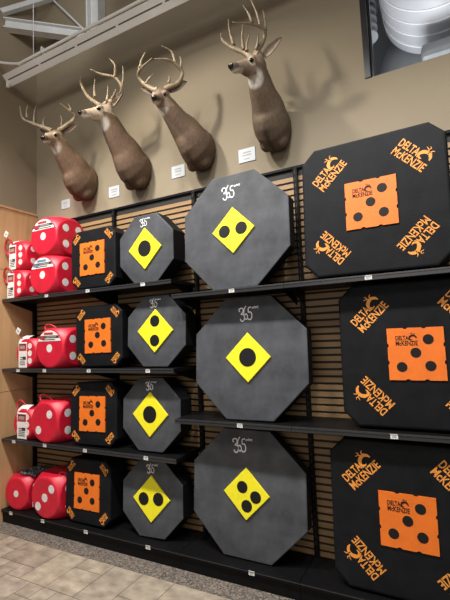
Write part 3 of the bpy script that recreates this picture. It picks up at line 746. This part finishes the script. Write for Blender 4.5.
# ------------------------------------------------------------------ the deer shoulder mounts
def deer(label, P, th, anchor, pitch, L, A_br, B_br, tint, face_pale, throat=0.5):
    P = Vector(P); A = Vector(anchor); th = R(th)
    h = Vector((math.cos(th), math.sin(th), 0)); s = Vector((-h.y, h.x, 0)); up = Vector((0, 0, 1)); Xv = Vector((1, 0, 0))
    t = thing('deer_head', label, 'mounted deer head', group='mounted deer heads on the wall', loc=(A.x, WALL_Y, A.z))
    n = h * math.cos(pitch) + up * math.sin(pitch)         # poll to nose
    d = s.cross(n); d = -d if d.z > 0 else d               # towards the chin
    bm = bmesh.new()
    # shoulder and neck
    J = P + h * 0.005 + up * -0.10
    c0 = A.copy(); c0.y = WALL_Y - 0.012
    ctrl = [(c0, .128, .180, 0), (A + Vector((0, -.11, 0.0)), .138, .190, 0.0),
            (A.lerp(J, .30) + Vector((0, -.065, 0.005)), .120, .160, .3), (A.lerp(J, .55) + Vector((0, -.055, 0)), .092, .120, .6),
            (A.lerp(J, .80) + Vector((0, -.02, 0)), .076, .102, .9), (J, .064, .086, 1.0), (J + up * 0.04 + h * 0.01, .05, .06, 1.0)]
    pts = [c[0] for c in ctrl]
    Pp, _ = catmull(pts, [0] * len(pts), 4)
    def interp(i, k):
        f = i / 4; a = min(int(f), len(ctrl) - 2); u = f - a; return ctrl[a][k] * (1 - u) + ctrl[a + 1][k] * u
    secs = []
    for i, p in enumerate(Pp):
        tg = (Pp[min(i + 1, len(Pp) - 1)] - Pp[max(i - 1, 0)]).normalized() if i else Vector((0, -1, 0))
        w = interp(i, 3); sd = (Xv * (1 - w) + s * w); sd = (sd - tg * sd.dot(tg)).normalized(); ot = tg.cross(sd)
        secs.append((p, sd, ot, interp(i, 1), interp(i, 2)))
    loft(bm, secs, 28)
    # forelegs' stumps and brisket
    for sg in (-1, 1):
        ellipsoid(bm, A + Vector((sg * .058, -.075, -.118)), (.056, 0, 0), (0, .070, 0), (0, .02, .082))
    # skull and muzzle
    prof = [(-.14, .034, .042, .070), (-.02, .058, .066, .068), (.14, .066, .078, .076), (.32, .056, .074, .082), (.50, .041, .058, .080), (.68, .031, .041, .074), (.86, .031, .034, .072), (.96, .027, .028, .070), (1.0, .017, .018, .068)]
    loft(bm, [(P + n * (L * f) + d * o, s, d, a, b) for f, a, b, o in prof], 24)
    ellipsoid(bm, P + n * (L * .42) + d * .112, s * .030, n * .085, d * .030)      # jaw
    ellipsoid(bm, P + n * (L * .86) + d * .098, s * .022, n * .034, d * .016)      # chin
    for sg in (-1, 1):
        ellipsoid(bm, P + n * (L * .36) + d * .036 + s * sg * .044, s * .020, n * .034, d * .020)   # brow over the eye
        ellipsoid(bm, P + n * -.005 + d * .02 + s * sg * .035, s * .024, n * .026, d * .03)        # antler bases
    me = bpy.data.meshes.new('body'); bmesh.ops.recalc_face_normals(bm, faces=bm.faces); bm.to_mesh(me); bm.free()
    tmp = bpy.data.objects.new('body', me); col.objects.link(tmp)
    rm = tmp.modifiers.new('r', 'REMESH'); rm.mode = 'VOXEL'; rm.voxel_size = 0.0085; rm.use_smooth_shade = True
    sm = tmp.modifiers.new('s', 'SMOOTH'); sm.factor = 0.5; sm.iterations = 8
    bpy.context.view_layer.update()
    body = bpy.data.meshes.new_from_object(tmp.evaluated_get(bpy.context.evaluated_depsgraph_get()))
    bpy.data.objects.remove(tmp)
    # coat colours
    ca = body.color_attributes.new('fur', 'FLOAT_COLOR', 'POINT')
    base = Vector(tint); pale = Vector((.50, .43, .34)); white = Vector((.66, .62, .56)); dark = Vector((.055, .040, .030))
    def sst(a, b, x):
        x = max(0, min(1, (x - a) / (b - a))); return x * x * (3 - 2 * x)
    for v in body.vertices:
        p = v.co.copy(); c = base.copy()
        q = p - P; a, b, e = q.dot(n) / L, q.dot(d), abs(q.dot(s))
        # neck front a little paler, brisket darker
        front = (p - J).dot(h)
        zrel = p.z - A.z
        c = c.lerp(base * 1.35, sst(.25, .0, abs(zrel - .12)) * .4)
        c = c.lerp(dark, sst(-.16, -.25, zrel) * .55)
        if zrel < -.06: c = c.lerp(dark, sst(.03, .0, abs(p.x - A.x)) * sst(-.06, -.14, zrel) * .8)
        thr = p - (J + h * .03 - up * .085)
        c = c.lerp(white, sst(.082, .050, thr.length) * throat)
        if -.25 < a < 1.2 and b < .14 and (p.z > J.z or a > .35):
            c = c.lerp(Vector(face_pale), .75)
            c = c.lerp(base * .75, sst(.03, .0, b) * sst(.75, .4, a) * .6)          # crown and bridge
            c = c.lerp(white, sst(.085, .095, b) * sst(.66, .76, a))                  # chin and jaw
            c = c.lerp(dark, sst(.80, .86, a) * sst(.085, .075, b) * .85)                   # muzzle band
            ed = (q - n * (L * .42) - d * .055 - s * math.copysign(.05, q.dot(s))).length
            c = c.lerp(pale, sst(.038, .027, ed) * .6)
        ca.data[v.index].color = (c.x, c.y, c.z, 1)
        if p.y > WALL_Y - 0.001: v.co.y = WALL_Y - 0.001
    off = Vector((A.x, WALL_Y, A.z))
    for v in body.vertices: v.co -= off
    for f in body.polygons: f.use_smooth = True
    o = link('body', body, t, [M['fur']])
    # nose, eyes, ears
    bm = bmesh.new(); ellipsoid(bm, P + n * (L * .985) + d * .060 - off, s * .023, n * .015, d * .017); done(bm, 'nose', M['nose'], t, True)
    for sg in (-1, 1):
        bm = bmesh.new(); ellipsoid(bm, P + n * (L * .42) + d * .050 + s * sg * .0445 - off, s * .0135, n * .021, d * .016); done(bm, 'eye', M['eye'], t, True)
        # ear: cupped leaf with rim
        bm = bmesh.new()
        e0 = P - n * .020 + d * .030 + s * sg * .050; ed = (s * sg * .84 + up * .42 - h * .12).normalized()
        face = (h * .9 + s * sg * .25); face = (face - ed * face.dot(ed)).normalized(); wd = ed.cross(face)
        EL = .165; rows = []
        for i in range(11):
            f = i / 10; w = .036 * (math.sin(math.pi * min(1, .12 + f * .88) ** .85) ** .75) + .002
            r_ = []
            for j in range(9):
                u = j / 8 * 2 - 1
                r_.append(e0 + ed * (EL * f) + wd * (w * u) + face * (w * .75 * (u * u - .55)))
            rows.append(r_)
        lay = bm.verts.layers.float_color.new('fur')
        vv = []
        for side in (0, 1):
            g = []
            for i, r_ in enumerate(rows):
                gr = []
                for j, p in enumerate(r_):
                    vtx = bm.verts.new(p - face * (.006 * side) - off)
                    edge = max(abs(j / 8 * 2 - 1) ** 3, (i / 10) ** 4)
                    cc = Vector((.26, .20, .15)).lerp(dark * 1.4, edge * .8) if side == 0 else base
                    vtx[lay] = (cc.x, cc.y, cc.z, 1); gr.append(vtx)
                g.append(gr)
            vv.append(g)
        for side in (0, 1):
            for i in range(10):
                for j in range(8):
                    q = (vv[side][i][j], vv[side][i + 1][j], vv[side][i + 1][j + 1], vv[side][i][j + 1]); bm.faces.new(q if side else q[::-1])
        for i in range(10):
            for j in (0, 8): bm.faces.new((vv[0][i][j], vv[0][i + 1][j], vv[1][i + 1][j], vv[1][i][j]))
        for j in range(8):
            for i in (0, 10): bm.faces.new((vv[0][i][j], vv[0][i][j + 1], vv[1][i][j + 1], vv[1][i][j]))
        done(bm, 'ear', M['fur'], t, True)
    # antlers
    for sg, brs in ((-1, A_br), (1, B_br)):
        bm = bmesh.new()
        for k, br in enumerate(brs):
            W = [P + s * a + h * b + up * c - off for a, b, c in br]
            if k == 0:
                W = [P + s * (sg * .036) - up * .012 - off] + W; m_ = len(W)
                tube(bm, W, [.026] + [.0235 - .016 * (i / (m_ - 1)) for i in range(1, m_ - 1)] + [.003], n=10, k=6)
            else:
                if len(W) == 2:
                    mid = W[0].lerp(W[1], .5) + (Vector((0, 0, 0)) - s * sg * -.010); W = [W[0], mid, W[1]]
                tube(bm, W, [.0135 - .0105 * (i / (len(W) - 1)) for i in range(len(W))], n=8, k=5)
        done(bm, 'antler', M['antler'], t)
    return t

deer('leftmost mounted deer head, reddish chest and wide upright antlers, in the wall corner', (-1.266, 0.0, 3.704), 288, (-1.255, 0.40, 3.30), R(-28), 0.27,
     [[(-0.114,0.000,0.031),(-0.251,0.000,0.097),(-0.325,0.030,0.141),(-0.321,0.080,0.236)], [(-0.279,0.030,0.135),(-0.270,0.030,0.270)], [(-0.225,0.000,0.091),(-0.206,0.000,0.262)], [(-0.125,0.000,0.051),(-0.101,0.020,0.130)]],
     [[(0.041,0.000,-0.006),(0.150,-0.030,0.080),(0.185,-0.020,0.124),(0.157,0.020,0.151),(0.092,0.080,0.205)], [(0.167,0.020,0.150),(0.142,0.040,0.221)], [(0.058,0.000,0.020),(0.068,0.030,0.113)]],
     (.150, .095, .062), (.30, .21, .14))
deer('second mounted deer head from the left, pale face turned in profile', (-0.634, 0.0, 3.758), 254, (-0.58, 0.40, 3.275), R(-22), 0.29,
     [[(-0.048,0.050,0.006),(-0.168,0.060,0.106),(-0.238,0.080,0.209),(-0.254,0.100,0.280),(-0.214,0.120,0.300)], [(-0.080,0.060,0.080),(-0.093,0.050,0.259)]],
     [[(-0.016,0.000,0.012),(0.066,-0.040,0.028),(0.131,-0.060,0.053),(0.180,-0.050,0.100),(0.153,-0.000,0.176),(0.096,0.100,0.191),(0.066,0.180,0.213)], [(0.180,-0.050,0.100),(0.190,-0.060,0.180),(0.186,-0.060,0.292)], [(0.153,-0.000,0.176),(0.188,0.020,0.262),(0.112,0.030,0.360)], [(0.017,0.000,0.025),(0.038,0.000,0.162)], [(0.066,-0.020,0.029),(0.133,-0.020,0.086)]],
     (.120, .078, .052), (.46, .37, .27))
deer('third mounted deer head from the left, facing the viewer with antlers curling into a ring', (-0.031, 0.0, 3.717), 288, (0.105, 0.40, 3.30), R(-33), 0.28,
     [[(-0.060,0.000,-0.013),(-0.146,-0.030,0.061),(-0.196,-0.030,0.121),(-0.195,0.000,0.154),(-0.133,0.050,0.171),(-0.040,0.100,0.191)], [(-0.171,0.020,0.185),(-0.118,0.040,0.296)], [(-0.142,-0.020,0.063),(-0.060,0.000,0.133)], [(-0.19,0.0,0.16),(-0.15,0.03,0.24)]],
     [[(0.050,0.000,-0.007),(0.130,-0.040,0.048),(0.165,-0.040,0.129),(0.123,0.000,0.182),(0.068,0.050,0.195),(-0.019,0.100,0.181)], [(0.156,-0.030,0.167),(0.151,-0.030,0.267)], [(0.123,0.000,0.182),(0.093,0.000,0.290),(0.026,0.050,0.321)], [(0.057,0.000,0.030),(0.065,0.020,0.080)]],
     (.130, .088, .060), (.24, .17, .12))
deer('rightmost mounted deer head, large dark-faced buck with tall antlers and white throat', (0.798, 0.0, 3.686), 252, (0.785, 0.40, 3.305), R(-26), 0.33,
     [[(-0.084,-0.000,0.057),(-0.195,0.050,0.151),(-0.249,0.080,0.223),(-0.241,0.100,0.265)], [(-0.173,0.040,0.157),(-0.228,0.030,0.403)], [(-0.094,0.020,0.087),(-0.092,0.020,0.286)], [(-0.066,0.020,0.061),(-0.050,0.000,0.193)]],
     [[(-0.020,-0.020,0.030),(0.017,-0.060,0.119),(0.053,-0.050,0.170),(0.037,0.020,0.201),(-0.025,0.200,0.165)], [(0.058,-0.050,0.179),(0.037,-0.060,0.359)], [(0.043,-0.020,0.203),(-0.021,-0.000,0.441)], [(0.024,0.050,0.208),(-0.010,0.100,0.333)], [(-0.009,-0.020,0.060),(0.013,-0.020,0.178)]],
     (.130, .094, .066), (.21, .15, .105), 0.9)
